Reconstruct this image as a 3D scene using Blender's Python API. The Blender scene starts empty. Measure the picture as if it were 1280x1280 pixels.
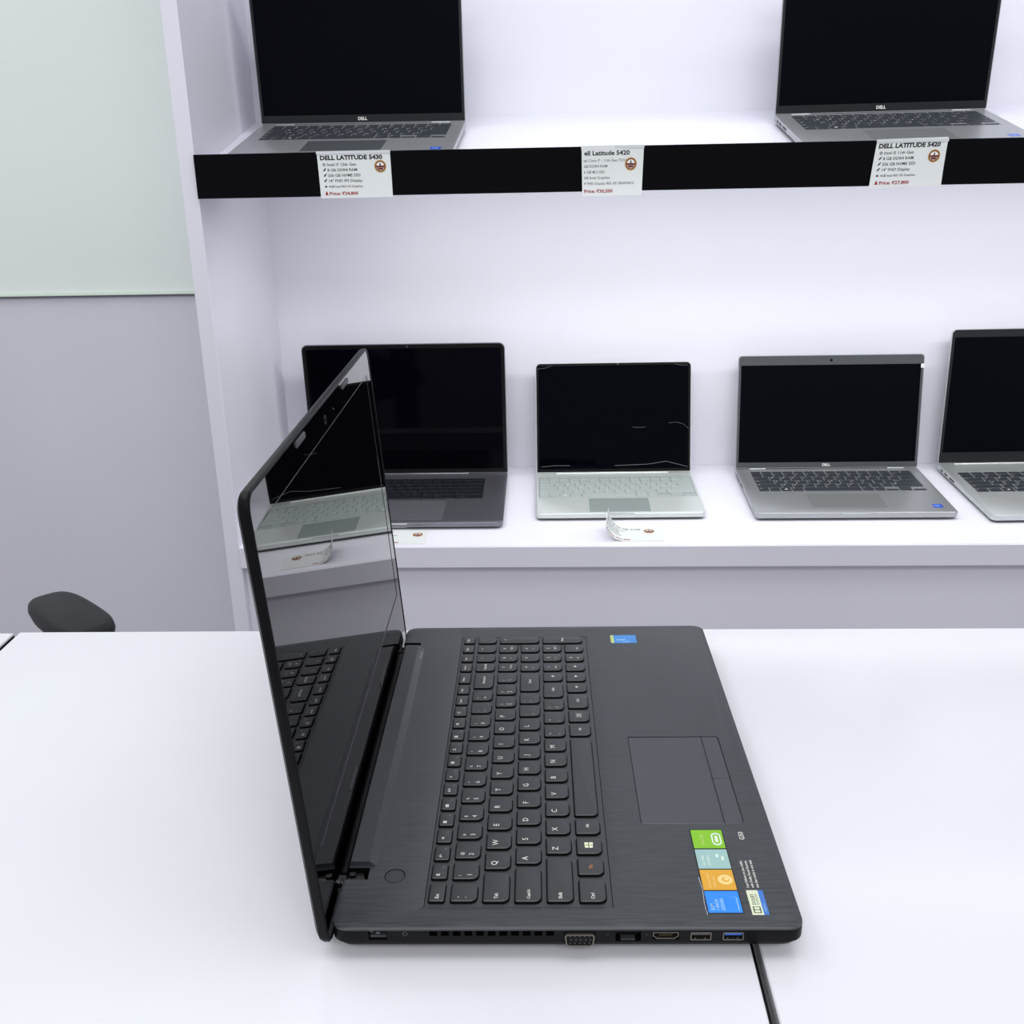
import bpy, bmesh, math, random
from mathutils import Matrix, Vector
R = math.radians
random.seed(4)
C = bpy.context.scene.collection
sc = bpy.context.scene

# ------------------------------------------------------------------ camera
TZ = 0.75                 # counter height
CZ = TZ + 0.4368          # camera height
def cam_matrix():
    yaw, pitch, roll = R(-2.546), R(19.595), R(-1.217)
    fh = Vector((math.sin(yaw), math.cos(yaw), 0)); right = Vector((math.cos(yaw), -math.sin(yaw), 0))
    up = Vector((0, 0, 1))
    fwd = fh * math.cos(pitch) - up * math.sin(pitch)
    u = fh * math.sin(pitch) + up * math.cos(pitch)
    dn = -u
    r2 = right * math.cos(roll) - dn * math.sin(roll)
    d2 = right * math.sin(roll) + dn * math.cos(roll)
    m = Matrix((r2, -d2, -fwd)).transposed().to_4x4()
    m.translation = Vector((0, 0, CZ))
    return m
cd = bpy.data.cameras.new('camera'); cam = bpy.data.objects.new('camera', cd); C.objects.link(cam)
cd.sensor_width = 36; cd.lens = 36 * 1305 / 1280; cd.clip_start = 0.02
cam.matrix_world = cam_matrix(); sc.camera = cam

# ------------------------------------------------------------------ world, lights, exposure
w = bpy.data.worlds.new('world'); sc.world = w; w.use_nodes = True
w.node_tree.nodes['Background'].inputs[0].default_value = (0.925, 0.93, 1.0, 1)
w.node_tree.nodes['Background'].inputs[1].default_value = 0.66
vs = sc.view_settings
vs.view_transform = 'Standard'; vs.look = 'None'; vs.gamma = 1; vs.use_curve_mapping = False
vs.exposure = -0.17
def area(name, loc, rot, sx, sy, power, col=(1, 1, 1)):
    l = bpy.data.lights.new(name, 'AREA'); l.shape = 'RECTANGLE'; l.size = sx; l.size_y = sy
    l.energy = power; l.color = col
    o = bpy.data.objects.new(name, l); C.objects.link(o); o.location = loc; o.rotation_euler = rot
    return o
area('ceiling_and_fill_light', (0.2, 0.35, 2.75), (0, 0, 0), 1.8, 0.9, 14, (0.97, 0.98, 1))
area('ceiling_and_fill_light', (-1.3, 0.9, 2.75), (0, 0, 0), 0.6, 1.4, 10, (0.97, 0.98, 1))
area('ceiling_and_fill_light', (0.2, -1.5, 2.7), (R(38), 0, 0), 2.4, 0.6, 34, (0.97, 0.98, 1))  # added fill light behind the camera, brightens the upright front faces
area('led_strip_light', (0.42, 1.545, CZ - 0.085), (R(20), 0, 0), 1.5, 0.06, 3.7, (1, 1, 1))
area('led_strip_light', (0.42, 1.545, CZ + 0.39), (R(22), 0, 0), 1.5, 0.06, 2.2, (0.98, 0.98, 1))

# ------------------------------------------------------------------ materials
def lin(c):
    return tuple(((x / 255) / 12.92 if x / 255 <= 0.04045 else ((x / 255 + 0.055) / 1.055) ** 2.4) for x in c) + (1,)
M = {}
def mat(name, rgb, rough=0.5, metal=0, spec=0.5, ior=None, coat=0, coat_rough=0.03, raw=None):
    m = bpy.data.materials.new(name); m.use_nodes = True
    b = m.node_tree.nodes['Principled BSDF']
    b.inputs['Base Color'].default_value = raw if raw else lin(rgb)
    b.inputs['Roughness'].default_value = rough; b.inputs['Metallic'].default_value = metal
    b.inputs['Specular IOR Level'].default_value = spec
    if ior: b.inputs['IOR'].default_value = ior
    b.inputs['Coat Weight'].default_value = coat; b.inputs['Coat Roughness'].default_value = coat_rough
    M[name] = m
    return m
def noise(m, scale, stretch=(1, 1, 1), col=None, bump=0, dist=0.0005, rough=None, detail=4, strength=0.5):
    """procedural variation: colour mix col=(a,b) in sRGB, bump and roughness"""
    nt = m.node_tree; b = nt.nodes['Principled BSDF']
    tc = nt.nodes.new('ShaderNodeTexCoord'); mp = nt.nodes.new('ShaderNodeMapping'); n = nt.nodes.new('ShaderNodeTexNoise')
    nt.links.new(tc.outputs['Object'], mp.inputs[0]); nt.links.new(mp.outputs[0], n.inputs['Vector'])
    mp.inputs['Scale'].default_value = stretch; n.inputs['Scale'].default_value = scale; n.inputs['Detail'].default_value = detail
    if col:
        r = nt.nodes.new('ShaderNodeValToRGB'); nt.links.new(n.outputs[0], r.inputs[0])
        r.color_ramp.elements[0].position = 0.3; r.color_ramp.elements[1].position = 0.7
        r.color_ramp.elements[0].color = lin(col[0]); r.color_ramp.elements[1].color = lin(col[1])
        nt.links.new(r.outputs[0], b.inputs['Base Color'])
    if rough:
        mr = nt.nodes.new('ShaderNodeMapRange'); nt.links.new(n.outputs[0], mr.inputs[0])
        mr.inputs[1].default_value = 0.3; mr.inputs[2].default_value = 0.7
        mr.inputs[3].default_value = rough[0]; mr.inputs[4].default_value = rough[1]
        nt.links.new(mr.outputs[0], b.inputs['Roughness'])
    if bump:
        bp = nt.nodes.new('ShaderNodeBump'); bp.inputs['Strength'].default_value = bump; bp.inputs['Distance'].default_value = dist
        nt.links.new(n.outputs[0], bp.inputs['Height']); nt.links.new(bp.outputs[0], b.inputs['Normal'])
    return m
noise(mat('white_laminate', (232, 232, 236), 0.16), 3, col=((230, 230, 235), (235, 236, 239)), rough=(0.13, 0.2))
noise(mat('unit_white', (222, 221, 233), 0.38), 2, col=((224, 223, 232), (229, 228, 237)))
noise(mat('unit_back', (226, 226, 238), 0.42), 1.5, col=((230, 230, 239), (234, 235, 242)))
noise(mat('fascia_black', (6, 6, 10), 0.07, spec=0.08), 3, rough=(0.05, 0.1))
noise(mat('wall_grey', (204, 203, 212), 0.28), 2.2, stretch=(1, 1, .5), col=((214, 213, 223), (221, 221, 228)))
noise(mat('pale_glass', (202, 212, 206), 0.12, coat=0.5), 1.2, stretch=(.4, 1, 2), col=((231, 239, 234), (238, 245, 240)))
mat('grey_edge', (120, 120, 130), 0.4)
noise(mat('floor_tile', (170, 168, 170), 0.25), 4, col=((165, 163, 166), (176, 174, 176)))
noise(mat('deck_black', (34, 36, 38), 0.36, spec=.9), 900, stretch=(0.05, 1, 1), col=((28, 32, 35), (56, 61, 65)), bump=0.3, dist=0.0002, rough=(0.38, 0.5), detail=3)
mat('deck_smooth', (44, 47, 50), 0.38, spec=.7)
mat('pad_black', (52, 55, 60), 0.36, spec=.9)
noise(mat('shell_black', (9, 10, 12), 0.35, spec=.13), 1500, bump=0.05, dist=0.0001)
mat('key_black', (49, 52, 54), 0.42, spec=.7); mat('key_side_shade', (9, 9, 10), 0.6, spec=.15); mat('trim_dark', (70, 72, 76), 0.3)
mat('pure_black', (3, 3, 4), 0.5, spec=0.2)
mat('gloss_black', (4, 4, 6), 0.06, ior=1.6)
mat('mirror_screen', (2, 2, 4), 0.0, ior=2.15)
mat('legend_white', (235, 236, 225), 0.5)
mat('legend_dim', (150, 150, 148), 0.5)
mat('legend_orange', (190, 120, 60), 0.5)
mat('legend_windows', (236, 244, 205), 0.5)
mat('rubber', (60, 61, 64), 0.45)
mat('port_metal', (112, 108, 100), 0.35, metal=0.9)
mat('usb_blue', (40, 96, 190), 0.4)
mat('chrome', (190, 192, 196), 0.2, metal=1)
for n_, c_ in dict(green=(132, 196, 20), teal=(158, 196, 190), orange=(224, 166, 40), blue=(36, 140, 240), cream=(222, 230, 198),
                   dolby_blue=(60, 120, 200), intel_blue=(60, 140, 215), intel_dark=(40, 80, 200), pale=(225, 240, 225), sky=(170, 215, 245),
                   lime=(190, 210, 120), peach=(246, 214, 140), olive=(60, 82, 60)).items():
    mat('ink_' + n_, c_, 0.3)
mat('paper', (226, 230, 228), 0.35)
mat('plastic_sleeve', (214, 218, 220), 0.12)
mat('ink_black', (22, 22, 24), 0.6); mat('ink_grey', (95, 98, 100), 0.6); mat('ink_red', (150, 20, 28), 0.6)
mat('ink_gold', (186, 148, 52), 0.4); mat('ink_brown', (110, 40, 20), 0.5); mat('ink_white', (238, 236, 230), 0.5)
# silver / grey laptop shells
mat('alu_grey', (172, 175, 176), 0.34, metal=0.55); mat('alu_pad', (156, 160, 160), 0.3, metal=0.5)
mat('alu_dark', (124, 124, 132), 0.32, metal=0.7); mat('alu_dark_pad', (132, 132, 139), 0.3, metal=0.6)
mat('alu_silver', (212, 218, 214), 0.34, metal=0.35); mat('alu_silver_pad', (166, 178, 175), 0.34, metal=0.35); mat('alu_silver_key', (172, 182, 179), 0.45)
mat('alu_light', (200, 204, 203), 0.32, metal=0.5)
mat('bezel_dark', (30, 33, 36), 0.4, spec=.3); mat('bezel_grey', (74, 78, 81), 0.4, spec=.4); mat('bezel_black', (6, 6, 8), 0.25, spec=0.3)
mat('screen_matte', (7, 8, 14), 0.2, spec=0.04); mat('screen_gloss', (3, 3, 9), 0.05, spec=0.06)
mat('key_grey', (52, 56, 62), 0.45); mat('key_dark', (26, 28, 34), 0.42); mat('key_well', (74, 78, 82), 0.4); mat('key_well_dark', (24, 25, 28), 0.4)
mat('key_well_silver', (150, 160, 158), 0.45)
noise(mat('chair_plastic', (22, 24, 27), 0.45, spec=.3), 300, bump=0.1, dist=0.0003)
noise(mat('chair_fabric', (26, 27, 30), 0.85), 400, bump=0.4, dist=0.0006)
# crumpled protective film: clear glossy coat with a wavy normal
fm = mat('film', (3, 4, 9), 0.04, spec=0.05)
noise(fm, 9, bump=0.3, dist=0.0012, detail=1)

# ------------------------------------------------------------------ mesh builder (millimetres in, metres out)
S = 0.001
GL = {}
def glyph(txt, size, bold=0.0, align='LEFT', shear=0.0):
    key = (txt, size, bold, align, shear)
    if key not in GL:
        cu = bpy.data.curves.new('t', 'FONT'); cu.body = txt; cu.size = size; cu.align_x = align; cu.resolution_u = 2
        cu.offset = bold * size; cu.shear = shear
        o = bpy.data.objects.new('t', cu)
        me = o.to_mesh()
        GL[key] = ([tuple(v.co) for v in me.vertices], [tuple(p.vertices) for p in me.polygons])
        o.to_mesh_clear(); bpy.data.objects.remove(o); bpy.data.curves.remove(cu)
    return GL[key]
class MB:
    def __init__(s, *mats):
        s.bm = bmesh.new(); s.mats = list(mats)
    def mi(s, m):
        if m is None: return 0
        if m not in s.mats: s.mats.append(m)
        return s.mats.index(m)
    def face(s, pts, m=None):
        f = s.bm.faces.new([s.bm.verts.new(p) for p in pts]); f.material_index = s.mi(m); return f
    def loft(s, rings, m=None, cap=True, closed=True):
        k = s.mi(m); vr = [[s.bm.verts.new(p) for p in r] for r in rings]
        n = len(vr[0])
        for a, b in zip(vr, vr[1:]):
            for i in range(n if closed else n - 1):
                j = (i + 1) % n
                f = s.bm.faces.new((a[i], a[j], b[j], b[i])); f.material_index = k
        if cap:
            f = s.bm.faces.new(vr[0][::-1]); f.material_index = k
            f = s.bm.faces.new(vr[-1]); f.material_index = k
        return vr
    def box(s, x0, x1, y0, y1, z0, z1, m=None, bev=0):
        if bev:
            b = min(bev, (x1 - x0) / 2.01, (y1 - y0) / 2.01, (z1 - z0) / 2.01)
            r = lambda i, z: [(x0 + i, y0 + b), (x0 + b, y0 + i)] and [(p[0], p[1], z) for p in rrect(x0 + i, x1 - i, y0 + i, y1 - i, b, 3)]
            s.loft([r(b * .6, z0), r(0, z0 + b * .7), r(0, z1 - b * .7), r(b * .6, z1)], m)
        else:
            s.loft([[(x0, y0, z), (x1, y0, z), (x1, y1, z), (x0, y1, z)] for z in (z0, z1)], m)
    def prism(s, pts, z0, z1, m=None):
        s.loft([[(x, y, z0) for x, y in pts], [(x, y, z1) for x, y in pts]], m)
    def cyl(s, p0, p1, r0, r1=None, n=20, m=None, cap=True):
        r1 = r0 if r1 is None else r1
        p0, p1 = Vector(p0), Vector(p1); d = (p1 - p0).normalized()
        a = d.orthogonal().normalized(); b = d.cross(a)
        ring = lambda p, r: [tuple(p + (a * math.cos(2 * math.pi * i / n) + b * math.sin(2 * math.pi * i / n)) * r) for i in range(n)]
        s.loft([ring(p0, r0), ring(p1, r1)], m, cap)
    def text(s, txt, size, f, m=None, bold=0.0, align='LEFT', shear=0.0):
        vs_, fs = glyph(txt, size, bold, align, shear); k = s.mi(m)
        vv = [s.bm.verts.new(f(x, y)) for x, y, z in vs_]
        for p in fs:
            try:
                q = s.bm.faces.new([vv[i] for i in p]); q.material_index = k
            except ValueError: pass
    def mesh(s, name, smooth=None, flip=False):
        bmesh.ops.recalc_face_normals(s.bm, faces=s.bm.faces)
        me = bpy.data.meshes.new(name); s.bm.to_mesh(me); s.bm.free()
        me.transform(Matrix.Scale(S, 4))
        for m in s.mats: me.materials.append(M[m])
        if smooth is not None:
            me.polygons.foreach_set('use_smooth', [True] * len(me.polygons))
            me.set_sharp_from_angle(angle=R(smooth))
        me.update()
        return me
    def build(s, name, parent=None, smooth=None):
        return link(name, s.mesh(name, smooth), parent)
def link(name, me, parent=None):
    o = bpy.data.objects.new(name, me); C.objects.link(o)
    if parent: o.parent = parent
    return o
def empty(name, matrix, label, cat, group=None):
    o = bpy.data.objects.new(name, None); C.objects.link(o); o.empty_display_size = .05
    o.matrix_world = matrix; o['label'] = label; o['category'] = cat
    if group: o['group'] = group
    return o
def rrect(x0, x1, y0, y1, r, n=5):
    """rounded rectangle, r is a number or four radii (x1y1, x0y1, x0y0, x1y0)"""
    rs = r if isinstance(r, (tuple, list)) else (r,) * 4
    out = []
    for (cx, cy, a0), q in zip(((x1, y1, 0), (x0, y1, 90), (x0, y0, 180), (x1, y0, 270)), rs):
        sx = -1 if cx == x1 else 1; sy = -1 if cy == y1 else 1
        for i in range(n + 1):
            a = R(a0 + 90 * i / n)
            out.append((cx + sx * q + q * math.cos(a), cy + sy * q + q * math.sin(a)))
    return out
def cut(o, mbs):
    """boolean difference with a list of cutter builders, baked into the mesh"""
    cs = []
    for b in mbs:
        c = b.build('cutter', o.parent); cs.append(c)
        md = o.modifiers.new('b', 'BOOLEAN'); md.operation = 'DIFFERENCE'; md.solver = 'EXACT'; md.object = c
        md.material_mode = 'TRANSFER'
    bpy.context.view_layer.update()
    dg = bpy.context.evaluated_depsgraph_get()
    me = bpy.data.meshes.new_from_object(o.evaluated_get(dg), depsgraph=dg)
    o.modifiers.clear(); o.data = me
    for c in cs: bpy.data.objects.remove(c)
    me.polygons.foreach_set('use_smooth', [True] * len(me.polygons)); me.set_sharp_from_angle(angle=R(35))
def struct(o):
    o['kind'] = 'structure'; return o

# ------------------------------------------------------------------ the room
Z = lambda zrel: CZ * 1000 + zrel           # height given relative to the camera
b = MB('floor_tile'); b.box(-3200, 3200, -2600, 2000, -60, 0); struct(b.build('floor'))
b = MB('wall_grey'); b.box(-3200, -300, 1905, 2000, 0, Z(-250)); struct(b.build('wall_back'))
b = MB('unit_white'); b.box(-300, 3200, 1905, 2000, 0, Z(-250)); b.box(-300, 3200, 1905, 2000, Z(-250), 2900); struct(b.build('wall_right'))
b = MB('pale_glass'); b.box(-3200, -300, 1899, 1912, Z(-247), 2900, bev=1.5); struct(b.build('window_1'))
b = MB('grey_edge', 'ink_pale'); b.box(-3200, -300, 1893, 1904, Z(-251), Z(-247), 'ink_pale', bev=.8); b.box(-3200, -300, 1899, 1905, Z(-255), Z(-251), 'grey_edge'); struct(b.build('trim_1'))

# ------------------------------------------------------------------ display unit
XL, XR = -497, 1290
unit = empty('display_shelf_unit', Matrix.Translation((0.4, 1.68, 0)), 'tall white laptop display unit with black edged upper shelf, against the wall', 'shelf')
def up(bl, name, smooth=None):
    o = bl.build(name, unit, smooth); o.matrix_parent_inverse = unit.matrix_world.inverted(); return o
b = MB('unit_white'); b.box(-520, XL, 1510, 1882, 0, Z(900), bev=1.0); up(b, 'side_panel')
b = MB('unit_white'); b.box(XR, XR + 22, 1510, 1882, 0, Z(900), bev=1.0); up(b, 'side_panel')
b = MB('unit_back'); b.box(XL, XR, 1846, 1866, Z(12), Z(900)); up(b, 'back_panel')
b = MB('unit_back'); b.box(XL, XR, 1868, 1882, 0, Z(8)); up(b, 'back_panel')
def sloped(y0, y1, z0, tilt, th):
    t = math.tan(R(tilt)); b = MB('unit_back')
    b.loft([[(x, y0, Z(z0)), (x, y1, Z(z0 + (y1 - y0) * t)), (x, y1, Z(z0 + (y1 - y0) * t - th)), (x, y0, Z(z0 - th))] for x in (XL + .2, XR - .2)])
    return b
up(sloped(1512, 1846, -34.6, 12.2, 25), 'upper_shelf_board')
up(sloped(1508.5, 1867.5, -593.3, 2.8, 24), 'lower_shelf_board')
b = MB('unit_white'); b.box(XL + .2, XR - .2, 1504.5, 1508.5, Z(-628), Z(-593.6), bev=.8); b.box(XL + .2, XR - .2, 1508.5, 1526, Z(-628), Z(-618)); up(b, 'lower_fascia')
b = MB('fascia_black'); b.box(XL + .5, XR - .5, 1503, 1512, Z(-68.5), Z(-10), bev=.6); up(b, 'black_fascia')
b = MB('unit_white'); b.box(XL, XR, 1514, 1535, Z(-62), Z(-54)); up(b, 'shelf_batten')
b = MB('unit_white'); b.box(XL + .2, XR - .2, 1526, 1544, 0, Z(-618.2)); up(b, 'plinth_panel')
b = MB('unit_white'); b.box(XL, XR, 1514, 1846, Z(410), Z(430)); up(b, 'top_board')
b = MB('ink_white'); b.box(XL + 10, XR - 10, 1538, 1554, Z(-67), Z(-62.2), bev=1); up(b, 'led_strip')
b = MB('ink_white'); b.box(XL + 10, XR - 10, 1538, 1554, Z(400), Z(409.8), bev=1); up(b, 'led_strip')

# ------------------------------------------------------------------ counters (three white tops side by side)
def counter(x0, x1, x0b, x1b, yb0, yb1, label, dz=0):
    cx = (x0 + x1) / 2; y0 = 230
    t = empty('counter_table', Matrix.Translation((cx * S, .56, 0)), label, 'table', 'white counters pushed edge to edge')
    z1 = TZ * 1000 + dz; ew = .6 if x1 < 0 else 2.2
    pts = [(x0, y0), (x1, y0), (x1b, yb1), (x0b, yb0)]
    b = MB('white_laminate')
    ins = lambda i: [(x0 + i, y0 + i), (x1 - i, y0 + i), (x1b - i, yb1 - i), (x0b + i, yb0 - i)]
    b.loft([[(x, y, z) for x, y in ins(i)] for z, i in ((z1 - 28, .8), (z1 - 27.2, 0), (z1 - .8, 0), (z1, .8))])
    o = b.build('tabletop', t); o.matrix_parent_inverse = t.matrix_world.inverted()
    if x1 < 200:
        b = MB('pure_black'); b.loft([[(x1 + .05, y0, z), (x1 + ew, y0, z), (x1b + min(ew, 1.7), yb1, z), (x1b + .05, yb1, z)] for z in (z1 - 26, z1 - 2.5)]); o = b.build('seam_shade', t); o.matrix_parent_inverse = t.matrix_world.inverted()  # black strip added in the seam, standing in for the shade of the gap
    for lx in (x0 + 60, x1 - (250 if x1 < 0 else 60)):
        for ly in (y0 + 60, 500):
            b = MB('grey_edge'); b.box(lx - 22, lx + 22, ly - 22, ly + 22, 0, z1 - 28, bev=3)
            o = b.build('leg', t); o.matrix_parent_inverse = t.matrix_world.inverted()
counter(-1500, -521, -1500, -522, 885, 888, 'white counter at far left, beyond the left seam', 0)
counter(-516.5, 110.5, -516.5, 108.5, 890, 895, 'large middle white counter carrying the open black laptop')
counter(117, 1300, 111.6, 1300, 894.5, 898, 'white counter on the right, past the dark seam')

# ------------------------------------------------------------------ the big black laptop
MR = R(.973)
big = empty('black_laptop', Matrix.Translation((-.12808, .469, TZ)) @ Matrix.Rotation(MR, 4, 'Z'),
            'large open black laptop seen from its side on the white counter', 'laptop')
b = MB('deck_black', 'shell_black')
def ring(i, z, r=9): return [(x, y, z) for x, y in rrect(i, 265.5 - i, i, 384 - i, r, 6)]
b.loft([ring(14, 3.2), ring(7, 5.2), ring(2.4, 9), ring(1.6, 11.6)], 'shell_black', cap=False)
b.loft([ring(1.6, 11.6), ring(1.7, 12.4), ring(0, 12.7), ring(0, 20.6)], 'shell_black', cap=False)
b.loft([ring(0, 20.6), ring(.25, 21.5), ring(1.1, 22)], 'deck_black', cap=False)
b.face(ring(1.1, 22), 'deck_black'); b.face(ring(14, 3.2)[::-1], 'shell_black')
bmesh.ops.remove_doubles(b.bm, verts=b.bm.verts, dist=.001)
base = b.build('base', big)
cs = []
c = MB('pure_black'); c.box(-20, 2.2, 41.5, 353.5, 9, 40); cs.append(c)                    # hinge trench
c = MB('pure_black'); c.box(-21, 15, 41.5, 52, 11, 41); cs.append(c)                       # hinge notches
c = MB('pure_black'); c.box(-21, 15, 343.5, 353.5, 11, 41); cs.append(c)
c = MB('deck_black')                                                                       # keyboard recess, sloping rims
c.loft([[(x, y, z) for x, y in rrect(*q, r, 3)] for q, r, z in (((51.2, 159.6, 19.2, 364.6), 1.5, 20.4), ((44.5, 167.5, 12.5, 378.5), 2, 22.02), ((44.5, 167.5, 12.5, 378.5), 2, 26))]); cs.append(c)
c = MB('pure_black'); c.box(50.6, 160.2, 18.6, 365.2, 19, 20.7); cs.append(c)              # gap round the keyboard panel
c = MB('pad_black'); c.prism(rrect(182.9, 249.2, 94.3, 198, (3, 1.5, 1.5, 3), 4), 20.9, 30); cs.append(c)
c = MB('pure_black'); c.cyl((31, 44.6, 21.2), (31, 44.6, 30), 6.3, n=32); cs.append(c)
# openings on the near side
def slot(u0, u1, z0, z1, d=7, m='pure_black'):
    c = MB(m); c.box(u0, u1, -5, d, z0, z1); cs.append(c)
for k in range(11): slot(55.8 + k * 6.55, 60.2 + k * 6.55, 17.0, 20.2)
slot(21.4, 31.8, 14.2, 20.6, 8)
slot(131, 149, 10.6, 19.4, 2.5); slot(160, 174.2, 13.2, 19.6, 9); slot(180.6, 195.4, 14.4, 19.4, 8)
slot(201.6, 213.6, 13.4, 19.2, 9); slot(219.6, 231.6, 13.4, 19.2, 9)
cut(base, cs)
for v in (38, 346):
    for u in (24, 236):
        b = MB('rubber'); b.cyl((u, v, 0), (u, v, 3.6), 7, 6, n=20); b.build('rubber_foot', big, 40)
# connectors
b = MB('port_metal', 'pure_black')
pts = rrect(131.4, 148.6, 11, 19, 1.8, 4); sk = lambda q, f: [(140 + (x - 140) * f * (1 - (19 - z) * .014), z) for x, z in q]
o1, o2 = sk(pts, 1), [(140 + (x - 140) * .9, 15 + (z - 15) * .84) for x, z in sk(pts, 1)]
b.loft([[(x, y, z) for x, z in q] for q, y in ((o1, 2.4), (o1, -1.6), (o2, -1.6), (o2, 1.4))], 'port_metal', cap=False)
b.loft([[(x, y, z) for x, z in q] for q, y in ((o2, 1.5), (o2, -.9))], 'pure_black')
for r_, n_ in ((17.4, 5), (15, 5), (12.6, 5)):
    for i in range(n_):
        x = 140 + (i - 2) * 2.7 + (.6 if r_ == 15 else 0); b.cyl((x, -1.0, r_), (x, -.95, r_), .55, n=8, m='rubber')
b.build('vga_port', big, 30)
b = MB('pure_black', 'rubber'); b.box(160.6, 173.6, 4, 8.6, 13.6, 19.2); b.box(163, 171, .6, 4, 13.3, 14.2, 'rubber'); b.build('ethernet_port', big)
b = MB('port_metal', 'pure_black', 'ink_gold')
q = [(180.9, 19.1), (195.1, 19.1), (195.1, 16.4), (193, 14.7), (183, 14.7), (180.9, 16.4)]; q2 = [(188 + (x - 188) * .93, 17 + (z - 17) * .78) for x, z in q]
b.loft([[(x, y, z) for x, z in r_] for r_, y in ((q, 6), (q, .1), (q2, .1), (q2, 5))], 'port_metal', cap=False)
b.box(184, 192, 1, 6, 16.6, 17.7, 'pure_black'); 
for i in range(5): b.box(184.6 + i * 1.5, 185.2 + i * 1.5, .9, 3, 16.4, 16.6, 'ink_gold')
b.build('hdmi_port', big)
for u0, tm in ((201.6, 'rubber'), (219.6, 'usb_blue')):
    b = MB('port_metal', tm)
    q = rrect(u0 + .2, u0 + 11.8, 13.6, 19, .3, 1); q2 = rrect(u0 + .8, u0 + 11.2, 14.2, 18.4, .3, 1)
    b.loft([[(x, y, z) for x, z in r_] for r_, y in ((q, 8), (q, .1), (q2, .1), (q2, 8))], 'port_metal', cap=False)
    b.box(u0 + 1.2, u0 + 10.8, .4, 8, 16.9, 18.4, tm)
    for i in range(2): b.box(u0 + 2.4 + i * 5.6, u0 + 3.4 + i * 5.6, .6, 4, 14.3, 14.9, 'port_metal')
    o = b.build('usb_port', big)
    if tm == 'usb_blue': o['label'] = 'usb port with blue tongue'
b = MB('rubber', 'pure_black'); b.box(22, 31.2, 1.6, 7.5, 14.6, 16.2); b.box(25.4, 27.8, 1, 7, 17.4, 19); b.box(22, 24, 1.2, 7, 18.6, 20.2); b.build('power_port', big)
b = MB('rubber'); b.cyl((42, .05, 18.4), (42, -.06, 18.4), 1.5, n=18); b.cyl((42, -.06, 18.4), (42, -.1, 18.4), 1.0, n=18, m='pure_black'); b.build('status_light', big)
for u, t_ in ((36, '-'), (155, 'o'), (177, 'o'), (197.5, '-'), (216, '-'), (235, '-')):
    b = MB('rubber'); b.text(t_, 2.2, lambda x, y, u=u: (u + x, -.06, 17.2 + y), 'rubber'); b.build('port_marking', big)
# power button
b = MB('deck_smooth', 'legend_dim'); b.cyl((31, 44.6, 21.3), (31, 44.6, 21.9), 5.9, 5.7, n=36); b.cyl((31, 44.6, 21.9), (31, 44.6, 21.95), 2.2, n=24, m='key_black'); b.build('power_button', big, 40)
# touchpad
b = MB('pad_black'); b.box(183.3, 236.6, 94.7, 197.6, 20.7, 21.75, bev=.5); b.build('touchpad', big, 40)
for v0, v1, rr in ((94.7, 145.1, (.5, .5, .5, 2.6)), (145.6, 197.6, (2.6, .5, .5, .5))):
    b = MB('pad_black'); b.loft([[(x, y, z) for x, y in rrect(237.1 + i, 248.6 - i, v0 + i, v1 - i, rr, 4)] for z, i in ((20.7, 0), (21.6, 0), (21.8, .25))]); b.build('touchpad_button', big)
# hinge cover ridge between the hinges
b = MB('deck_smooth')
prof = [(2.4, 20), (2.4, 24.2), (3.2, 25.2), (14.2, 25.2), (15, 24.7), (19.3, 22.0), (19.3, 20)]
def sec(y, dx): return [(x if x < 16 else x - dx, y, z) for x, z in prof]
b.loft([sec(54, 1.2), sec(54.3, 0), sec(342, 0), sec(343, 1)])
b.text('lenovo', 4.6, lambda x, y: (18.75 - .85 * y + .08, 322 + x, 22.35 + .53 * y + .12), 'legend_dim', bold=.01)
b.build('hinge_cover', big, 25)
# hinges and the round bar
b = MB('shell_black'); b.cyl((-1.4, 53, 14.5), (-1.4, 342, 14.5), 3.4, n=24); b.build('hinge_bar', big, 40)
for v0 in (42.6, 344.6):
    b = MB('gloss_black', 'port_metal')
    b.box(-3, 1.5, v0, v0 + 8, 14.5, 18.5, bev=1); b.box(1.8, 12.4, v0, v0 + 8, 13, 20.0, bev=1.2)
    b.cyl((5, v0 + 5, 19.9), (5, v0 + 5, 21.2), 2.6, 2.1, n=18); b.box(11.6, 12.4, v0 + .5, v0 + 3.5, 16, 20.3, 'port_metal', bev=.3)
    b.build('hinge', big, 35)

# lid: local frame x = towards the user, y = along the width, z = up the lid
LA = R(-4.02)
b = MB('shell_black')
def lr(i, x, s0=-4, s1=267.5, r=9): return [(x, y, z) for y, z in rrect(i, 384 - i, s0 + i, s1 - i, r, 6)]
b.loft([lr(2.2, -.5), lr(1.6, .35), lr(.7, .35), lr(0, -.5), lr(0, -3), lr(.8, -5.2), lr(3, -6.8), lr(8, -7.8), lr(30, -8.2)])
lid = b.build('lid', big, 30); lid.location = (-1.5 * S, 0, 12 * S); lid.rotation_euler = (0, LA, 0)
b = MB('gloss_black')
o_ = lr(2.0, -.15); y0s, y1s, z0s, z1s = 19.5, 365, 51.5, 247
i_ = [(-.15, y, z) for y, z in rrect(y0s, y1s, z0s, z1s, .4, 6)]
i2 = [(-.9, y, z) for y, z in rrect(y0s, y1s, z0s, z1s, .4, 6)]
o2 = lr(2.0, -.5)
b.mats = ['mirror_screen']; b.loft([o2, o_, i_, i2], 'mirror_screen', cap=False); b.build('bezel', lid, 30)
b = MB('mirror_screen'); b.box(-1.2, -.45, y0s - .5, y1s + .5, z0s - .5, z1s + .5); b.build('screen', lid)
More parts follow.
